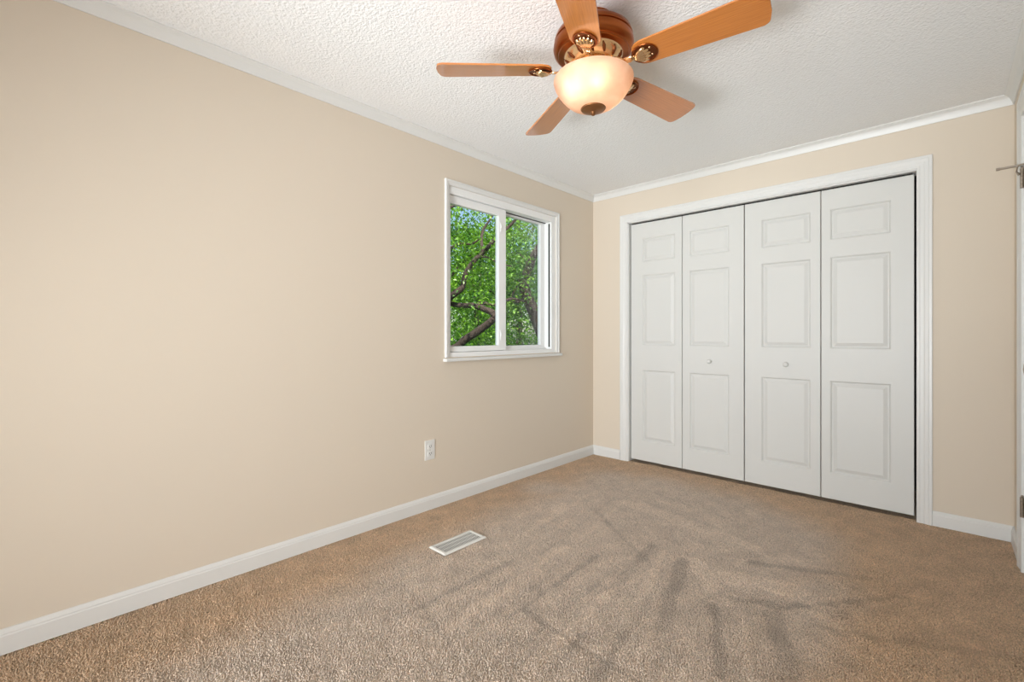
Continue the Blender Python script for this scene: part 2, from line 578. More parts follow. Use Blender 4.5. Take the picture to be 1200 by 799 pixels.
SP = 0.0056
tx, ty = np.meshgrid(np.arange(-L + 0.004, RX + 0.01, SP), np.arange(-0.35, D + 0.03, SP))
tx, ty = tx.ravel(), ty.ravel()
tx = tx + rng.normal(0, SP * 0.3, tx.size)
ty = ty + rng.normal(0, SP * 0.3, ty.size)
keep = ~((np.abs(tx + 1.825) < 0.066) & (np.abs(ty - 1.531) < 0.141)) & (tx > -L + 0.001)
tx, ty = tx[keep], ty[keep]
nt = tx.size
tn, tb_, tz = grid_at(nap, tx, ty), grid_at(lit_middle, tx, ty), grid_at(gz, tx, ty)
hgt = rng.uniform(0.0055, 0.0095, nt) * (1 + 0.12 * tn)
lx = rng.normal(0, 0.0026, nt) + 0.0012 * tn
ly = rng.normal(0, 0.0026, nt) + 0.0040 * tn * (0.4 + 0.6 * tb_)
rad = rng.uniform(0.0028, 0.0042, nt)
ph = rng.uniform(0, 2.094, nt)
vt = np.empty((nt, 7, 3))
for k in range(3):
    a = ph + k * 2.0944
    vt[:, k, 0], vt[:, k, 1], vt[:, k, 2] = tx + rad * np.cos(a), ty + rad * np.sin(a), tz - 0.001
    vt[:, k + 3, 0] = tx + 0.55 * lx + 0.85 * rad * np.cos(a + 0.5)
    vt[:, k + 3, 1] = ty + 0.55 * ly + 0.85 * rad * np.sin(a + 0.5)
    vt[:, k + 3, 2] = tz + hgt * 0.62
vt[:, 6, 0], vt[:, 6, 1], vt[:, 6, 2] = tx + lx, ty + ly, tz + hgt
tri = np.array([(0, 1, 4), (0, 4, 3), (1, 2, 5), (1, 5, 4), (2, 0, 3), (2, 3, 5), (3, 4, 6), (4, 5, 6), (5, 3, 6)])
ft = (tri[None] + (np.arange(nt) * 7)[:, None, None]).reshape(-1, 3).astype(np.int32)
me = bpy.data.meshes.new('pile')
me.vertices.add(nt * 7)
me.vertices.foreach_set('co', vt.astype(np.float32).ravel())
me.loops.add(len(ft) * 3)
me.loops.foreach_set('vertex_index', ft.ravel())
me.polygons.add(len(ft))
me.polygons.foreach_set('loop_start', np.arange(0, len(ft) * 3, 3, dtype=np.int32))
me.polygons.foreach_set('use_smooth', np.ones(len(ft), dtype=bool))
me.update(calc_edges=True)
for nm, arr in (('lit_middle', tb_), ('nap', tn)):
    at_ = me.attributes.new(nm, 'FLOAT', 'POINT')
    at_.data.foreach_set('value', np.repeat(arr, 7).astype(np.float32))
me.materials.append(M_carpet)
pile = bpy.data.objects.new('pile', me)
C.objects.link(pile)
pile.parent = fl
pile['kind'] = 'stuff'

# mouldings
base_prof = [(0, 0), (0.014, 0), (0.014, 0.060), (0.0115, 0.064), (0.0115, 0.069), (0.007, 0.078), (0.004, 0.082), (0, 0.082)]
crown_prof = [(0, 2.254), (0.006, 2.254), (0.009, 2.262), (0.013, 2.275), (0.021, 2.288), (0.033, 2.297), (0.038, 2.299), (0.038, HC), (0, HC)]
for side, pl, a0, a1, m0, m1 in (('left', on_left, RY, D, 1, 1), ('back', on_back, -L, -2.029, 1, 0), ('right', on_right, 3.17, D, 0, 1), ('rear', on_rear, -L, RX, 1, 1)):
    bm = bmesh.new()
    run(bm, pl, a0, a1, base_prof, m0, m1)
    if side == 'back':
        run(bm, pl, -0.057, RX, base_prof, 0, 1)
    if side == 'right':
        run(bm, pl, RY, DY0 - 0.09, base_prof, 1, 0)
    tag(obj('baseboard_' + side, bm, M_trim), None, None, None, 'structure')
for n, (pl, a0, a1) in enumerate(((on_left, RY, D), (on_back, -L, RX), (on_right, RY, D), (on_rear, -L, RX)), 1):
    bm = bmesh.new()
    run(bm, pl, a0, a1, crown_prof, 1, 1)
    tag(smooth_by_angle(obj('trim_%d' % n, bm, M_trim), 20), 'white crown moulding along the ceiling', None, None, 'structure')

cas_prof = [(0, 0), (0, 0.010), (0.004, 0.013), (0.012, 0.013), (0.015, 0.0105), (0.030, 0.0115), (0.036, 0.0145), (0.050, 0.016), (0.053, 0.0185), (0.064, 0.0185), (0.067, 0.016), (0.067, 0)]
bm = bmesh.new()
sweep(bm, on_back, [(CX0, 0, -1, 0), (CX0, CZ1, -1, 1), (CX1, CZ1, 1, 1), (CX1, 0, 1, 0)], cas_prof)
tag(obj('trim_5', bm, M_trim), 'white moulded casing around the closet', None, None, 'structure')
bm = bmesh.new()                                            # closet jamb lining
box(bm, CX0 - 0.001, CX0 + 0.008, D - 0.004, D + 0.11, 0, CZ1)
box(bm, CX1 - 0.001, CX1 + 0.008, D - 0.004, D + 0.11, 0, CZ1)
box(bm, CX0, CX1, D - 0.004, D + 0.11, CZ1 - 0.006, CZ1 + 0.001)
tag(obj('trim_6', bm, M_trim), 'white jamb lining inside the closet opening', None, None, 'structure')
cas2 = [(w * 1.35, tt) for w, tt in cas_prof]
bm = bmesh.new()
sweep(bm, on_right, [(DY0, 0, -1, 0), (DY0, DZ1, -1, 1), (DY1, DZ1, 1, 1), (DY1, 0, 1, 0)], cas2)
tag(obj('trim_7', bm, M_trim), 'white casing of the door at the right edge', None, None, 'structure')


# ------------------------------------------------------------------ panelled doors
def panel_face(bm, place, a0, a1, b0, b1, panels, thick):
    """moulded slab: front at t=0 (towards the room), raised fields set in sunk grooves; place(a, b, t)."""
    xs = sorted({a0, a1, *[p[0] for p in panels], *[p[1] for p in panels]})
    zs = sorted({b0, b1, *[p[2] for p in panels], *[p[3] for p in panels]})
    grid = {}

    def V(a, b, t=0.0):
        k = (round(a, 5), round(b, 5), round(t, 5))
        if k not in grid:
            grid[k] = bm.verts.new(place(a, b, t))
        return grid[k]
    for xa, xb in zip(xs, xs[1:]):
        for za, zb in zip(zs, zs[1:]):
            if any(p[0] <= xa + 1e-6 and xb - 1e-6 <= p[1] and p[2] <= za + 1e-6 and zb - 1e-6 <= p[3] for p in panels):
                continue
            bm.faces.new((V(xa, za), V(xb, za), V(xb, zb), V(xa, zb)))
    for pa, pb, qa, qb in panels:
        mid = (pa + pb) / 2
        xin = [x for x in xs if pa <= x <= pb]
        rings = [[V(pa, qa), V(pb, qa), V(pb, qb), V(pa, qb)]]
        for ins, t in ((0.004, -0.003), (0.009, -0.0105), (0.015, -0.0105), (0.036, -0.0015)):
            rings.append([V(pa + ins, qa + ins, t), V(pb - ins, qa + ins, t), V(pb - ins, qb - ins, t), V(pa + ins, qb - ins, t)])
        for r0, r1 in zip(rings, rings[1:]):
            for k in range(4):
                bm.faces.new((r0[k], r0[(k + 1) % 4], r1[(k + 1) % 4], r1[k]))
        bm.faces.new(rings[-1])
    # sides and back, with a slight rounding at the front edges
    c = [(a0, b0), (a1, b0), (a1, b1), (a0, b1)]
    fr = [V(*p) for p in c]
    e = 0.002
    bk = [V(a0 - e, b0 - e, -0.003), V(a1 + e, b0 - e, -0.003), V(a1 + e, b1 + e, -0.003), V(a0 - e, b1 + e, -0.003)]
    b2 = [V(a0 - e, b0 - e, -thick), V(a1 + e, b0 - e, -thick), V(a1 + e, b1 + e, -thick), V(a0 - e, b1 + e, -thick)]
    edge_x = {0: [x for x in xs], 2: [x for x in xs][::-1]}
    for k in range(4):
        if k in (0, 2):
            z = b0 if k == 0 else b1
            chain = [V(x, z) for x in edge_x[k]]
        else:
            x = a1 if k == 1 else a0
            zz = zs if k == 1 else zs[::-1]
            chain = [V(x, z) for z in zz]
        bm.faces.new(chain + [bk[(k + 1) % 4], bk[k]])
        bm.faces.new((bk[k], bk[(k + 1) % 4], b2[(k + 1) % 4], b2[k]))
    bm.faces.new(b2[::-1])


YD = D + 0.025
ZP = [(0.187, 0.775), (0.980, 1.563), (1.672, 1.868)]
leaves = [(-1.942, -1.503, (-1.836, -1.560), None), (-1.499, -1.052, (-1.443, -1.152), -1.288),
          (-1.046, -0.591, (-0.937, -0.645), -0.785), (-0.587, -0.135, (-0.539, -0.238), None)]


def pivot_leaf(i, parent):
    x0_, x1_, (p0, p1), kx = leaves[i]
    px_, pz_ = parent.location.x, parent.location.z
    bm = bmesh.new()
    panel_face(bm, lambda a, b, t: (a - px_, -t, b), x0_ + 0.002, x1_ - 0.002, 0.024, 1.993, [(p0, p1, za, zb) for za, zb in ZP], 0.033)
    lf = obj('leaf', bm, M_door, parent)
    if kx is not None:
        k = bmesh.new()
        prof = [(0.0, -0.034), (0.010, -0.0335), (0.0155, -0.029), (0.017, -0.023), (0.0145, -0.016), (0.008, -0.011), (0.0065, -0.004), (0.011, -0.001), (0.011, 0.002)]
        lathe(k, prof, 24)
        bmesh.ops.rotate(k, verts=k.verts, cent=(0, 0, 0), matrix=Matrix.Rotation(R(-90), 3, 'X'))
        bmesh.ops.translate(k, verts=k.verts, vec=(kx - px_, 0, 0.868))
        obj('knob', k, M_door, lf, smooth=True)
    return lf


dl = tag(empty('bifold_closet_door', (leaves[0][0], YD, 0)), 'white panelled folding closet door, the pair nearest the window', 'closet door', 'folding closet doors', 'thing')
pivot_leaf(0, dl); pivot_leaf(1, dl)
dr = tag(empty('bifold_closet_door', (leaves[3][1], YD, 0)), 'white panelled folding closet door, the pair farthest from the window', 'closet door', 'folding closet doors', 'thing')
pivot_leaf(2, dr); pivot_leaf(3, dr)
for o_, xa, xb in ((dl, leaves[0][1], leaves[1][0]), (dr, leaves[2][1], leaves[3][0])):     # hinges behind the fold
    xm = (xa + xb) / 2 - o_.location.x
    for z in (0.35, 1.05, 1.75):
        bm = bmesh.new()
        box(bm, xm - 0.02, xm + 0.02, 0.0325, 0.0345, z - 0.03, z + 0.03)
        obj('hinge', bm, M_nickel, o_)

# closet floor track and header in near black, painting in the shade of the gaps
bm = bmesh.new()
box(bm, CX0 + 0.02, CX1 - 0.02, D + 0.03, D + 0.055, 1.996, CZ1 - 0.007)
tag(obj('trim_8', bm, M_dark), 'sliding track above the closet doors, painted dark as gap shade', None, None, 'structure')

# door in the right wall, closed, hinged next to the corner
d1 = tag(empty('door_1', (RX + 0.004, DY1 - 0.006, 0)), 'white hinged door at the right edge', None, None, 'structure')
bm = bmesh.new()
w = DY1 - DY0 - 0.012
panel_face(bm, lambda a, b, t: (-t, -a, b), 0.0, w, 0.015, DZ1 - 0.006,
           [(0.11, w / 2 - 0.05, 0.2, 0.8), (w / 2 + 0.05, w - 0.11, 0.2, 0.8), (0.11, w / 2 - 0.05, 0.98, 1.56), (w / 2 + 0.05, w - 0.11, 0.98, 1.56), (0.11, w / 2 - 0.05, 1.68, 1.9), (w / 2 + 0.05, w - 0.11, 1.68, 1.9)], 0.035)
obj('leaf', bm, M_door, d1)
for z in (0.25, 1.725):
    bm = bmesh.new()
    for k in range(5):
        lathe(bm, [(0, k * 0.018), (0.0072, k * 0.018 + 0.0006), (0.0072, k * 0.018 + 0.0168), (0, k * 0.018 + 0.0174)], 16, (-0.013, 0.0))
    lathe(bm, [(0, 0.089), (0.004, 0.090), (0.0055, 0.094), (0.003, 0.099), (0, 0.1)], 16, (-0.013, 0.0))
    box(bm, -0.006, -0.003, -0.03, 0.0, 0.0, 0.089)
    h = obj('hinge', bm, M_nickel, d1)
    h.location = (0, 0, z)
bm = bmesh.new()
lathe(bm, [(0, 0), (0.026, 0.001), (0.026, 0.006), (0.012, 0.01), (0.011, 0.035), (0.024, 0.045), (0.028, 0.056), (0.02, 0.066), (0, 0.069)], 24)
kn = obj('door_handle', bm, M_nickel, d1, smooth=True)
kn.rotation_euler = (0, R(-90), 0)
kn.location = (0, -w + 0.07, 0.95)

# hinge-pin door stop on the upper hinge
ds = tag(empty('door_stop', (RX + 0.004 - 0.013, DY1 - 0.006, 1.829)), 'small metal hinge pin door stop jutting from the upper hinge', 'door stop')
bm = bmesh.new()
lathe(bm, [(0.0045, -0.003), (0.011, -0.003), (0.011, 0.004), (0.0045, 0.004)], 16)
box(bm, -0.028, -0.006, -0.006, 0.006, -0.0025, 0.003, 0.001)
obj('bracket', bm, M_nickel, ds)
bm = bmesh.new()
tube(bm, [(-0.010, 0, 0), (-0.07, 0, -0.0015)], 0.0052, 12)
obj('rod', bm, M_nickel, ds)
bm = bmesh.new()
tube(bm, [(-0.068, 0, -0.0015), (-0.072, 0, -0.0015), (-0.078, 0, -0.0015), (-0.081, 0, -0.0015)], [0.0062, 0.0068, 0.0068, 0.0058], 14)
obj('bumper', bm, M_nickel, ds)
bm = bmesh.new()
tube(bm, [(-0.014, -0.004, -0.004), (-0.018, -0.012, -0.03), (-0.010, -0.016, -0.045)], [0.0032, 0.0032, 0.006], 10)
obj('stop_arm', bm, M_nickel, ds)

# ------------------------------------------------------------------ sliding window in the left wall
wd = tag(empty('window_1', (-L, (WY0 + WY1) / 2, WZ0)), 'white sliding window with green trees outside', None, None, 'structure')
wl = Vector((-L, (WY0 + WY1) / 2, WZ0))


def wobj(name, bm, m):
    bmesh.ops.translate(bm, verts=bm.verts, vec=-wl)
    return obj(name, bm, m, wd)


bm = bmesh.new()
wc = [(0, 0), (0, 0.008), (0.006, 0.011), (0.019, 0.012), (0.022, 0.016), (0.031, 0.016), (0.034, 0.012), (0.034, 0)]
sweep(bm, on_left, [(WY0 + 0.008, WZ0, -1, 0), (WY0 + 0.008, WZ1, -1, 1), (WY1, WZ1, 1, 1), (WY1, WZ0, 1, 0)], wc)
wobj('casing', bm, M_trim)
bm = bmesh.new()
box(bm, -L - 0.02, -L + 0.036, WY0 - 0.036, WY1 + 0.044, WZ0 - 0.026, WZ0 - 0.006, 0.004)
wobj('sill', bm, M_trim)
# frame: head, bottom track and two jambs with their depth
XI, XO = -L - 0.004, -L - 0.115
bm = bmesh.new()
box(bm, XO, XI, WY0, WY1, WZ1 - 0.048, WZ1)
box(bm, XO, XI, WY0, WY1, WZ0 - 0.006, WZ0 + 0.030)
box(bm, XO, XI, WY0, WY0 + 0.022, WZ0 + 0.030, WZ1 - 0.048)
box(bm, XO, XI, WY1 - 0.050, WY1, WZ0 + 0.030, WZ1 - 0.048)
# bottom track rib
box(bm, XO, -L - 0.062, WY0 + 0.022, WY1 - 0.05, WZ0 + 0.030, WZ0 + 0.042)
wobj('frame', bm, M_vinyl)
bm = bmesh.new()
box(bm, -L - 0.034, -L - 0.022, WY1 - 0.0535, WY1 - 0.0498, WZ0 + 0.045, WZ1 - 0.06)
box(bm, -L - 0.072, -L - 0.064, WY0 + 0.03, WY1 - 0.05, WZ1 - 0.052, WZ1 - 0.0478)
wobj('gasket', bm, M_gasket)


def sash(name, ya, yb, za, zb, xo, xi, stile_l, stile_r, rail_t, rail_b, xg):
    bm = bmesh.new()
    box(bm, xo, xi, ya, ya + stile_l, za, zb, 0.002)
    box(bm, xo, xi, yb - stile_r, yb, za, zb, 0.002)
    box(bm, xo, xi - 0.0005, ya + stile_l - 0.003, yb - stile_r + 0.003, za, za + rail_b, 0.002)
    box(bm, xo, xi - 0.0005, ya + stile_l - 0.003, yb - stile_r + 0.003, zb - rail_t, zb, 0.002)
    s = wobj(name, bm, M_vinyl)
    g = bmesh.new()
    box(g, xg - 0.002, xg + 0.002, ya + stile_l - 0.004, yb - stile_r + 0.004, za + rail_b - 0.004, zb - rail_t + 0.004)
    bmesh.ops.translate(g, verts=g.verts, vec=-wl)
    obj('pane', g, M_glass, s)
    return s


s1 = sash('sliding_sash', WY0 + 0.012, 2.402, WZ0 + 0.032, WZ1 - 0.050, -L - 0.058, -L - 0.024, 0.030, 0.074, 0.052, 0.036, -L - 0.042)
s2 = sash('fixed_sash', 2.385, WY1 - 0.046, WZ0 + 0.040, WZ1 - 0.050, -L - 0.108, -L - 0.076, 0.035, 0.055, 0.016, 0.022, -L - 0.092)
for z in (1.345 - 0.28, 1.96 - 0.12):
    bm = bmesh.new()
    box(bm, -L - 0.025, -L - 0.020, 2.342, 2.358, z - 0.035, z + 0.035, 0.002)
    box(bm, -L - 0.021, -L - 0.015, 2.345, 2.355, z - 0.008, z + 0.016, 0.002)
    bmesh.ops.translate(bm, verts=bm.verts, vec=-wl)
    obj('latch', bm, M_vinyl, s1)
bm = bmesh.new()
box(bm, -L - 0.1145, -L - 0.1135, 2.40, WY1 - 0.051, WZ0 + 0.045, WZ1 - 0.055)
sc_ = wobj('insect_screen', bm, M_screen)

# ------------------------------------------------------------------ outlet and floor register
ox, oy, oz = -L, 1.704, 0.363
wo_ = tag(empty('wall_outlet', (ox, oy, oz)), 'small white duplex power outlet low on the beige wall', 'power outlet')
bm = bmesh.new()
box(bm, 0, 0.006, -0.037, 0.037, -0.060, 0.060, 0.003)
obj('cover_plate', bm, M_plastic, wo_)
for s in (-1, 1):
    bm = bmesh.new()
    box(bm, 0.004, 0.0085, -0.017, 0.017, s * 0.0215 - 0.0145, s * 0.0215 + 0.0145, 0.002)
    r = obj('receptacle', bm, M_plastic, wo_)
    for yy, hh in ((-0.0065, 0.0045), (0.0065, 0.0055)):
        bm = bmesh.new()
        box(bm, 0.0080, 0.0090, yy - 0.0014, yy + 0.0014, s * 0.0215 + 0.002 - hh, s * 0.0215 + 0.002 + hh)
        obj('slot', bm, M_slot, r)
    bm = bmesh.new()
    lathe(bm, [(0, 0.009), (0.0026, 0.009), (0.0026, 0.008), (0, 0.008)], 12)
    bmesh.ops.rotate(bm, verts=bm.verts, cent=(0, 0, 0), matrix=Matrix(((0, 0, 1), (1, 0, 0), (0, 1, 0))))
    bmesh.ops.translate(bm, verts=bm.verts, vec=(0, 0, s * 0.0215 - 0.008))
    obj('ground_hole', bm, M_slot, r)
bm = bmesh.new()
lathe(bm, [(0, 0.0078), (0.0022, 0.0074), (0.0032, 0.006), (0.0032, 0.004), (0, 0.004)], 12)
bmesh.ops.rotate(bm, verts=bm.verts, cent=(0, 0, 0), matrix=Matrix(((0, 0, 1), (1, 0, 0), (0, 1, 0))))
obj('screw', bm, M_nickel, wo_)

vx, vy = -1.825, 1.531
fv = tag(empty('floor_register', (vx, vy, 0)), 'white metal floor vent set in the carpet near the window wall', 'floor vent')
HW, HL = 0.064, 0.139
bm = bmesh.new()
pr = [(0, 0.000), (0, 0.0055), (0.004, 0.0075), (0.012, 0.0065), (0.018, 0.002), (0.018, 0.000)]
sweep(bm, lambda a, b_, t_: (a, b_, t_), [(-HW + 0.018, -HL + 0.018, -1, -1), (-HW + 0.018, HL - 0.018, -1, 1), (HW - 0.018, HL - 0.018, 1, 1), (HW - 0.018, -HL + 0.018, 1, -1)], pr, closed=True)
obj('frame', bm, M_vent, fv)
bm = bmesh.new()
n = 25
for k in range(n):
    yy = -HL + 0.022 + (2 * HL - 0.044) * k / (n - 1)
    vs = box(bm, -HW + 0.016, HW - 0.016, yy - 0.0018, yy + 0.0018, 0.0034, 0.0046)
for xx in (-0.016, 0.016):
    box(bm, xx - 0.0015, xx + 0.0015, -HL + 0.016, HL - 0.016, 0.0036, 0.0050)
obj('louvers', bm, M_vent, fv)
bm = bmesh.new()
box(bm, -HW + 0.015, HW - 0.015, -HL + 0.015, HL - 0.015, -0.006, -0.002)
obj('damper', bm, M_ventdark, fv)

# ------------------------------------------------------------------ ceiling fan
FX, FY = -1.01, 1.535
fan = tag(empty('ceiling_fan', (FX, FY, 0)), 'five bladed wooden ceiling fan with lit alabaster bowl light', 'ceiling fan')
bm = bmesh.new()
lathe(bm, [(0, HC), (0.075, HC), (0.078, HC - 0.012), (0.070, HC - 0.026), (0.045, HC - 0.036), (0.040, 2.262), (0, 2.262)], 48)
smooth_by_angle(obj('canopy', bm, M_copper, fan))
bm = bmesh.new()
lathe(bm, [(0, 2.270), (0.09, 2.268), (0.128, 2.258), (0.146, 2.243), (0.152, 2.226), (0.152, 2.222), (0.148, 2.220), (0.148, 2.215), (0.154, 2.212), (0.156, 2.195), (0.152, 2.180), (0.143, 2.172), (0.138, 2.171), (0.136, 2.166), (0.118, 2.162), (0.08, 2.160), (0, 2.160)], 64)
smooth_by_angle(obj('motor_housing', bm, M_copper, fan), 40)
bm = bmesh.new()
lathe(bm, [(0.0, 2.166), (0.116, 2.166), (0.116, 2.160), (0.108, 2.146), (0.088, 2.128), (0.080, 2.122), (0.0, 2.120)], 64)
vr = smooth_by_angle(obj('vent_ring', bm, M_brass, fan), 40)
for k in range(14):                                            # slanted slots in the ring
    a = 2 * math.pi * (k + 0.5) / 14
    bm = bmesh.new()
    pts = [(0.112, 2.155), (0.106, 2.144), (0.098, 2.1365), (0.091, 2.130)]
    tube(bm, [((r_ + 0.0005) * math.cos(a + 0.05 * i_), (r_ + 0.0005) * math.sin(a + 0.05 * i_), z_ - 0.0005) for i_, (r_, z_) in enumerate(pts)], [0.004, 0.0085, 0.0070, 0.0038], 10, flat=0.35)
    obj('slot', bm, M_darkcut, vr, smooth=True)
bm = bmesh.new()
lathe(bm, [(0, 2.124), (0.072, 2.124), (0.074, 2.114), (0.066, 2.110), (0.066, 2.100), (0.078, 2.096), (0.080, 2.090), (0.072, 2.086), (0.10, 2.080), (0.118, 2.074), (0.118, 2.070), (0, 2.070)], 56)
smooth_by_angle(obj('switch_housing', bm, M_brass, fan), 40)

# glass bowl with thickness, finial, two bulbs
outer = [(0.150, 2.076), (0.1545, 2.070), (0.1545, 2.062), (0.150, 2.048), (0.141, 2.030), (0.129, 2.012), (0.113, 1.994), (0.094, 1.978), (0.072, 1.966), (0.048, 1.958), (0.020, 1.955)]
inner = [(max(r_ - 0.005, 0.012), z_ + 0.003) for r_, z_ in outer[::-1]]
bm = bmesh.new()
lathe(bm, [(0.012, 1.958)] + outer[::-1] + [(0.146, 2.077)] + inner[::-1][1:], 64)
bowl = obj('bowl_shade', bm, M_bowl, fan, smooth=True)
bm = bmesh.new()
lathe(bm, [(0, 1.962), (0.046, 1.961), (0.049, 1.957), (0.046, 1.953), (0.040, 1.952), (0.036, 1.948), (0.020, 1.944), (0.010, 1.943), (0.008, 1.940), (0.0095, 1.936), (0.006, 1.931), (0, 1.929)], 40)
smooth_by_angle(obj('finial', bm, M_bronze, fan), 40)
bm = bmesh.new()
lathe(bm, [(0, 2.072), (0.006, 2.072), (0.006, 1.96), (0, 1.96)], 12)
obj('threaded_rod', bm, M_bronze, fan)
for a in (R(-48), R(-97), R(75)):
    bx_, by_ = 0.090 * math.cos(a), 0.090 * math.sin(a)
    bm = bmesh.new()
    lathe(bm, [(0, 2.056), (0.010, 2.054), (0.012, 2.044), (0.016, 2.036), (0.018, 2.026), (0.016, 2.016), (0.010, 2.009), (0, 2.007)], 20, (bx_, by_))
    obj('bulb', bm, M_bulb, fan, smooth=True)
    bm = bmesh.new()
    lathe(bm, [(0, 2.072), (0.016, 2.072), (0.016, 2.054), (0, 2.054)], 16, (bx_, by_))
    obj('lamp_holder', bm, M_brass, fan)


def blade_outline():
    pts = []
    r0, r1, wr, wt = 0.165, 0.612, 0.056, 0.070
    rc = 0.022
    # root: rounded shoulder
    for k in range(9):
        a = R(180 - 0) - R(90) * k / 8
        pts.append((r0 + 0.04 + 0.04 * math.cos(a), wr - 0.04 + 0.04 * math.sin(a)))
    for k in range(7):
        a = R(90) - R(86) * k / 6
        pts.append((r1 - rc - 0.004 + rc * math.cos(a), wt - rc + rc * math.sin(a)))
    pts2 = pts + [(r1 + 0.002, 0.02)]
    lower = [(x, -y) for x, y in pts2[::-1]]
    return pts2 + lower


def ellipse(cx, rx, ry, n=28):
    return [(cx + rx * math.cos(2 * math.pi * k / n), ry * math.sin(2 * math.pi * k / n)) for k in range(n)]


def prism(bm, pts, z0, z1):
    a = [bm.verts.new((x, y, z0)) for x, y in pts]
    b_ = [bm.verts.new((x, y, z1)) for x, y in pts]
    n_ = len(pts)
    bm.faces.new(a[::-1])
    bm.faces.new(b_)
    for k in range(n_):
        bm.faces.new((a[k], a[(k + 1) % n_], b_[(k + 1) % n_], b_[k]))


PITCH = R(12)
ZB = 2.105
for k in range(5):
    ang = R(-136.5 + 72 * k)
    # blade wood: x runs along the blade so the grain follows it
    bm = bmesh.new()
    prism(bm, blade_outline(), 0.0, 0.0065)
    bmesh.ops.bevel(bm, geom=[e for e in bm.edges if abs(e.verts[0].co.z - e.verts[1].co.z) < 1e-6], offset=0.0012, segments=1, affect='EDGES')
    bl = obj('blade', bm, M_wood, fan)
    mw = Matrix.Translation((0, 0, ZB)) @ Matrix.Rotation(ang, 4, 'Z') @ Matrix.Rotation(-PITCH, 4, 'X')
    bl.matrix_local = mw
    # blade iron: dark medallion, bright rim, shell of three petals, arm to the hub
    bm = bmesh.new()
    prism(bm, ellipse(0.208, 0.044, 0.041), -0.003, -0.0002)
    ir = obj('blade_iron', bm, M_darkcut, fan)
    ir.matrix_local = mw
    bm = bmesh.new()
    ring = ellipse(0.207, 0.045, 0.042, 36)
    tube(bm, [(x, y, -0.004) for x, y in ring] + [(ring[0][0], ring[0][1], -0.004)], 0.0030, 8, cap=False)
    obj('rim', bm, M_copper, ir, smooth=True)
    for s in (-2, -1, 0, 1, 2):
        bm = bmesh.new()
        tip = 0.228 - 0.0035 * s * s
        tube(bm, [(0.163, 0, -0.006), (0.180, s * 0.0055, -0.011), (0.200, s * 0.0115, -0.0105), (tip, s * 0.0150, -0.006)], [0.004, 0.0068, 0.0092, 0.005], 12, flat=0.55)
        obj('petal', bm, M_brass, ir, smooth=True)
    bm = bmesh.new()
    inv = mw.inverted()
    hub = [inv @ (Matrix.Rotation(ang, 4, 'Z') @ Vector((r_, 0, z_))) for r_, z_ in ((0.070, 2.124), (0.098, 2.116), (0.128, 2.100))]
    tube(bm, hub + [Vector((0.152, 0, -0.007)), Vector((0.175, 0, -0.006))], [0.016, 0.014, 0.012, 0.013, 0.008], 12, flat=0.4)
    obj('arm', bm, M_brass, ir, smooth=True)
    for s in (-1, 1):
        bm = bmesh.new()
        lathe(bm, [(0, -0.0055), (0.0035, -0.005), (0.0045, -0.003), (0.0045, 0.0), (0, 0.0)], 10, (0.230, s * 0.017))
        obj('screw', bm, M_brass, ir, smooth=True)

# ------------------------------------------------------------------ outside: trees on the slope beyond the window
bm = bmesh.new()
GZ = -3.0
vs = [bm.verts.new(p) for p in ((-40, -30, GZ), (-2.6, -30, GZ), (-2.6, 45, GZ), (-40, 45, GZ))]
bm.faces.new(vs)
g_ = bmesh.ops.extrude_face_region(bm, geom=list(bm.faces))
bmesh.ops.translate(bm, verts=[v for v in g_['geom'] if isinstance(v, bmesh.types.BMVert)], vec=(0, 0, -0.3))
tag(obj('ground', bm, M_lawn), 'grassy ground below the window', None, None, 'structure')


def foliage(name, parent, centers, per, spread, size, m, seed, flat=0.6):
    rg = np.random.default_rng(seed)
    cs = np.repeat(np.array(centers), per, axis=0)
    n_ = len(cs)
    p = cs + rg.normal(0, spread, (n_, 3)) * np.array([1, 1, flat])
    yaw = rg.uniform(0, 2 * math.pi, n_)
    til = rg.normal(-0.35, 0.55, n_)
    rol = rg.normal(0, 0.6, n_)
    s_ = size * rg.uniform(0.65, 1.3, n_)
    d = np.stack([np.cos(yaw) * np.cos(til), np.sin(yaw) * np.cos(til), np.sin(til)], 1)
    side = np.stack([-np.sin(yaw), np.cos(yaw), np.zeros(n_)], 1)
    up = np.cross(d, side)
    sd = side * np.cos(rol)[:, None] + up * np.sin(rol)[:, None]
    up2 = np.cross(d, sd)
    a = p
    b1 = p + d * (s_ * .5)[:, None] + sd * (s_ * .30)[:, None] + up2 * (s_ * .07)[:, None]
    c = p + d * s_[:, None]
    b2 = p + d * (s_ * .5)[:, None] - sd * (s_ * .30)[:, None] + up2 * (s_ * .07)[:, None]
    v = np.stack([a, b1, c, b2], 1).reshape(-1, 3)
    i0 = np.arange(n_) * 4
    f = np.concatenate([np.stack([i0, i0 + 1, i0 + 2], 1), np.stack([i0, i0 + 2, i0 + 3], 1)])
    me = bpy.data.meshes.new(name)
    me.from_pydata(v.tolist(), [], f.tolist())
    me.materials.append(m)
    o = bpy.data.objects.new(name, me)
    C.objects.link(o)
    o.parent = parent
    o['kind'] = 'stuff'
    return o


def wood(name, pts, r0, r1, parent, base):
    # a bark limb through the points, smoothed a little
    P = [Vector(q) - base for q in pts]
    fine = []
    for i in range(len(P) - 1):
        p0, p1, p2, p3 = P[max(i - 1, 0)], P[i], P[i + 1], P[min(i + 2, len(P) - 1)]
        for s in range(4):
            u = s / 4
            fine.append(0.5 * ((2 * p1) + (p2 - p0) * u + (2 * p0 - 5 * p1 + 4 * p2 - p3) * u * u + (3 * p1 - p0 - 3 * p2 + p3) * u ** 3))
    fine.append(P[-1])
    rad = [r0 + (r1 - r0) * i / (len(fine) - 1) for i in range(len(fine))]
    bm = bmesh.new()
    tube(bm, fine, rad, 12)
    return obj(name, bm, M_bark, parent, smooth=True)


random.seed(11)


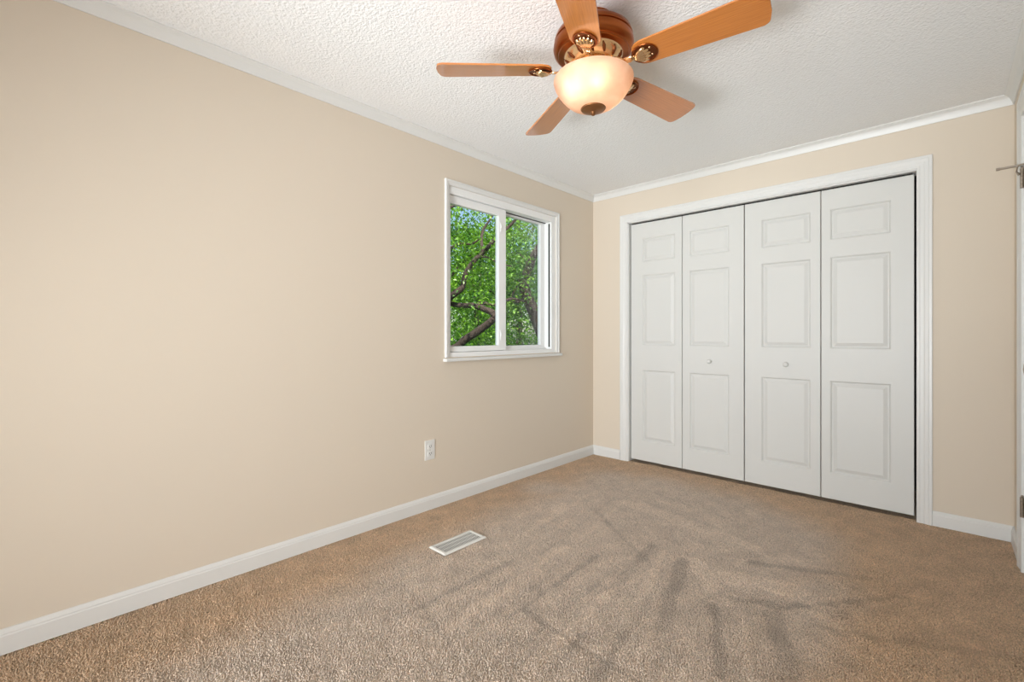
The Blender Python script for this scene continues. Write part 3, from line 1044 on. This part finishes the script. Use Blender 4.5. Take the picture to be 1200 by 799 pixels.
def blobs(n_, lo, hi, base):
    return [(random.uniform(lo[0], hi[0]) - base.x, random.uniform(lo[1], hi[1]) - base.y, random.uniform(lo[2], hi[2]) - base.z) for _ in range(n_)]


def along(limbs, n_, spread, base):
    out_ = []
    for _ in range(n_):
        l_ = random.choice(limbs)
        i = random.randrange(len(l_) - 1)
        u = random.random()
        p = Vector(l_[i]).lerp(Vector(l_[i + 1]), u) + Vector((random.gauss(0, spread), random.gauss(0, spread), random.gauss(0, spread)))
        out_.append(tuple(p - base))
    return out_


# nearest tree: crooked limbs crossing the left pane
A = [(-5.193, 3.624, 0.746), (-4.763, 3.892, 0.875), (-4.564, 3.943, 1.001), (-4.344, 4.012, 1.134), (-4.154, 4.055, 1.262), (-4.146, 4.063, 1.326), (-4.289, 4.065, 1.385), (-4.475, 4.027, 1.446), (-4.758, 4.035, 1.459), (-4.97, 3.972, 1.5), (-5.174, 3.779, 1.535)]
B = [(-5.242, 3.715, 1.15), (-4.891, 3.909, 1.528), (-4.73, 3.923, 1.622), (-4.665, 3.985, 1.701), (-4.632, 4.016, 1.882), (-4.549, 4.094, 2.052), (-4.467, 4.172, 2.154), (-4.321, 4.172, 2.247), (-4.232, 4.256, 2.381), (-4.119, 4.363, 2.514), (-3.907, 4.426, 2.731)]
Cc = [(-4.525, 4.117, 2.075), (-4.434, 4.203, 2.097), (-4.373, 4.398, 2.022), (-4.325, 4.581, 2.002)]
Dd = [(-4.467, 4.172, 2.154), (-4.557, 4.224, 2.344), (-4.605, 4.317, 2.517), (-4.609, 4.45, 2.682), (-4.602, 4.594, 2.924)]
Ee = [(-5.382, 3.858, 2.177), (-5.015, 4.067, 2.278), (-4.911, 4.165, 2.338), (-4.808, 4.263, 2.326), (-4.721, 4.344, 2.397)]
Gg = [(-5.503, 4.019, 1.652), (-5.259, 4.249, 1.913), (-5.168, 4.335, 2.049), (-5.154, 4.486, 2.19), (-5.127, 4.649, 2.347)]
Hh = [(-4.475, 4.027, 1.446), (-4.467, 4.172, 1.486), (-4.423, 4.351, 1.47), (-4.342, 4.565, 1.558), (-4.272, 4.768, 1.531)]
Tt = [(-4.766, 3.752, 2.693), (-4.73, 3.923, 2.787), (-4.691, 4.098, 2.908)]
tb = Vector((-5.36, 3.52, GZ))
t1 = tag(empty('crooked_tree', tb), 'nearest tree outside, with crooked bare limbs crossing the sliding pane', 'tree', 'trees outside the window')
wood('trunk', [(-5.36, 3.52, GZ - 0.1), (-5.33, 3.55, -1.2), (-5.25, 3.60, 0.3), (-5.28, 3.66, 1.2), (-5.40, 3.78, 2.1), (-5.45, 3.75, 3.2), (-5.2, 3.6, 4.6)], 0.19, 0.06, t1, tb)
for pts, ra, rb in ((A, .055, .030), (B, .050, .016), (Cc, .014, .008), (Dd, .026, .010), (Ee, .020, .012), (Gg, .024, .012), (Hh, .026, .012), (Tt, .022, .014)):
    wood('branch', pts, ra, rb, t1, tb)
fc = [(p[0] - .36, p[1] + .30, p[2]) for p in along([A, B, Cc, Dd, Ee, Gg, Hh, Tt], 170, 0.26, tb)] + along([A, B, Dd, Gg], 14, 0.16, tb) + blobs(80, (-6.9, 2.8, 1.6), (-5.2, 5.4, 4.6), tb)
foliage('foliage', t1, fc, 60, 0.13, 0.048, M_leaf, 1)

F = [(-4.621, 5.814, 0.683), (-4.735, 5.569, 1.338), (-4.807, 5.364, 1.829), (-4.748, 5.419, 2.109), (-4.625, 5.398, 2.305), (-4.558, 5.461, 2.463), (-4.409, 5.465, 2.677)]
F2 = [(-4.617, 5.68, 1.338), (-4.834, 5.476, 1.609), (-4.904, 5.272, 1.575), (-4.97, 5.073, 1.621), (-5.142, 4.91, 1.752)]
F3 = [(-4.777, 5.391, 1.962), (-4.874, 5.3, 1.869), (-4.942, 5.236, 1.682), (-5.02, 5.162, 1.548)]
F4 = [(-4.748, 5.419, 2.109), (-4.893, 5.42, 2.313), (-5.08, 5.381, 2.385)]
tb = Vector((-4.55, 6.02, GZ))
t2 = tag(empty('leaning_tree', tb), 'dark leaning tree seen through the screened pane of the window', 'tree', 'trees outside the window')
wood('trunk', [(-4.55, 6.02, GZ - 0.1), (-4.56, 6.0, -1.2), (-4.60, 5.90, 0.1)] + F, 0.15, 0.03, t2, tb)
for pts, ra, rb in ((F2, .036, .016), (F3, .022, .012), (F4, .016, .010)):
    wood('branch', pts, ra, rb, t2, tb)
fc = [(p[0] - .32, p[1] + .34, p[2]) for p in along([F, F2, F3, F4], 110, 0.28, tb)] + blobs(75, (-6.2, 5.4, 0.0), (-4.9, 7.4, 3.9), tb)
foliage('foliage', t2, fc, 60, 0.14, 0.048, M_leaf2, 2)

S1 = [(-6.16, 5.462, GZ - 0.1), (-6.16, 5.462, -0.119), (-6.116, 5.503, 0.869), (-6.104, 5.514, 1.25), (-6.116, 5.503, 1.706), (-6.16, 5.462, 2.314)]
S2 = [(-6.16, 5.60, -1.6), (-6.151, 5.745, -0.148), (-6.197, 5.702, 0.864), (-6.219, 5.68, 1.254), (-6.208, 5.691, 1.799), (-6.151, 5.745, 2.5)]
tb = Vector((-6.16, 5.462, GZ))
t3 = tag(empty('young_tree', tb), 'slender young tree with two upright stems behind the crooked limbs', 'tree', 'trees outside the window')
wood('trunk', S1, 0.045, 0.018, t3, tb)
wood('branch', [(-6.16, 5.462, -2.2)] + S2, 0.03, 0.016, t3, tb)
fc = along([S1[1:], S2[1:]], 30, 0.45, tb) + blobs(60, (-7.2, 4.6, 0.0), (-5.6, 6.6, 3.2), tb)
foliage('foliage', t3, fc, 60, 0.18, 0.070, M_leaf3, 3)

back = [((-10.4, 6.6), 5.6, M_leaf3, 'bushy pale green tree standing farthest left beyond the window'),
        ((-8.6, 9.4), 4.1, M_leaf, 'bright bushy tree standing in the middle behind the crooked limbs'),
        ((-6.4, 11.2), 3.6, M_leaf2, 'dense mid green tree behind the leaning trunk'),
        ((-12.5, 11.5), 4.9, M_leaf2, 'tall dark green tree at the very back of the group')]
for k, ((bx, by), ht, m_, lab) in enumerate(back):
    tb = Vector((bx, by, GZ))
    tr_ = tag(empty('bushy_tree', tb), lab, 'tree', 'trees outside the window')
    wood('trunk', [(bx, by, GZ - 0.1), (bx + .1, by - .1, 0.0), (bx - .1, by + .1, ht - 0.6)], 0.16, 0.05, tr_, tb)
    fc = []
    for _ in range(330):
        a, rr, zz = random.uniform(0, 6.283), math.sqrt(random.random()), random.random()
        w_ = 2.0 * math.sqrt(max(0.05, 1 - (zz - 0.35) ** 2 * 1.8))
        fc.append((math.cos(a) * rr * w_, math.sin(a) * rr * w_, -GZ - 1.9 + zz * (ht + 1.9)))
    foliage('foliage', tr_, fc, 52, 0.22, 0.105, m_, 10 + k)
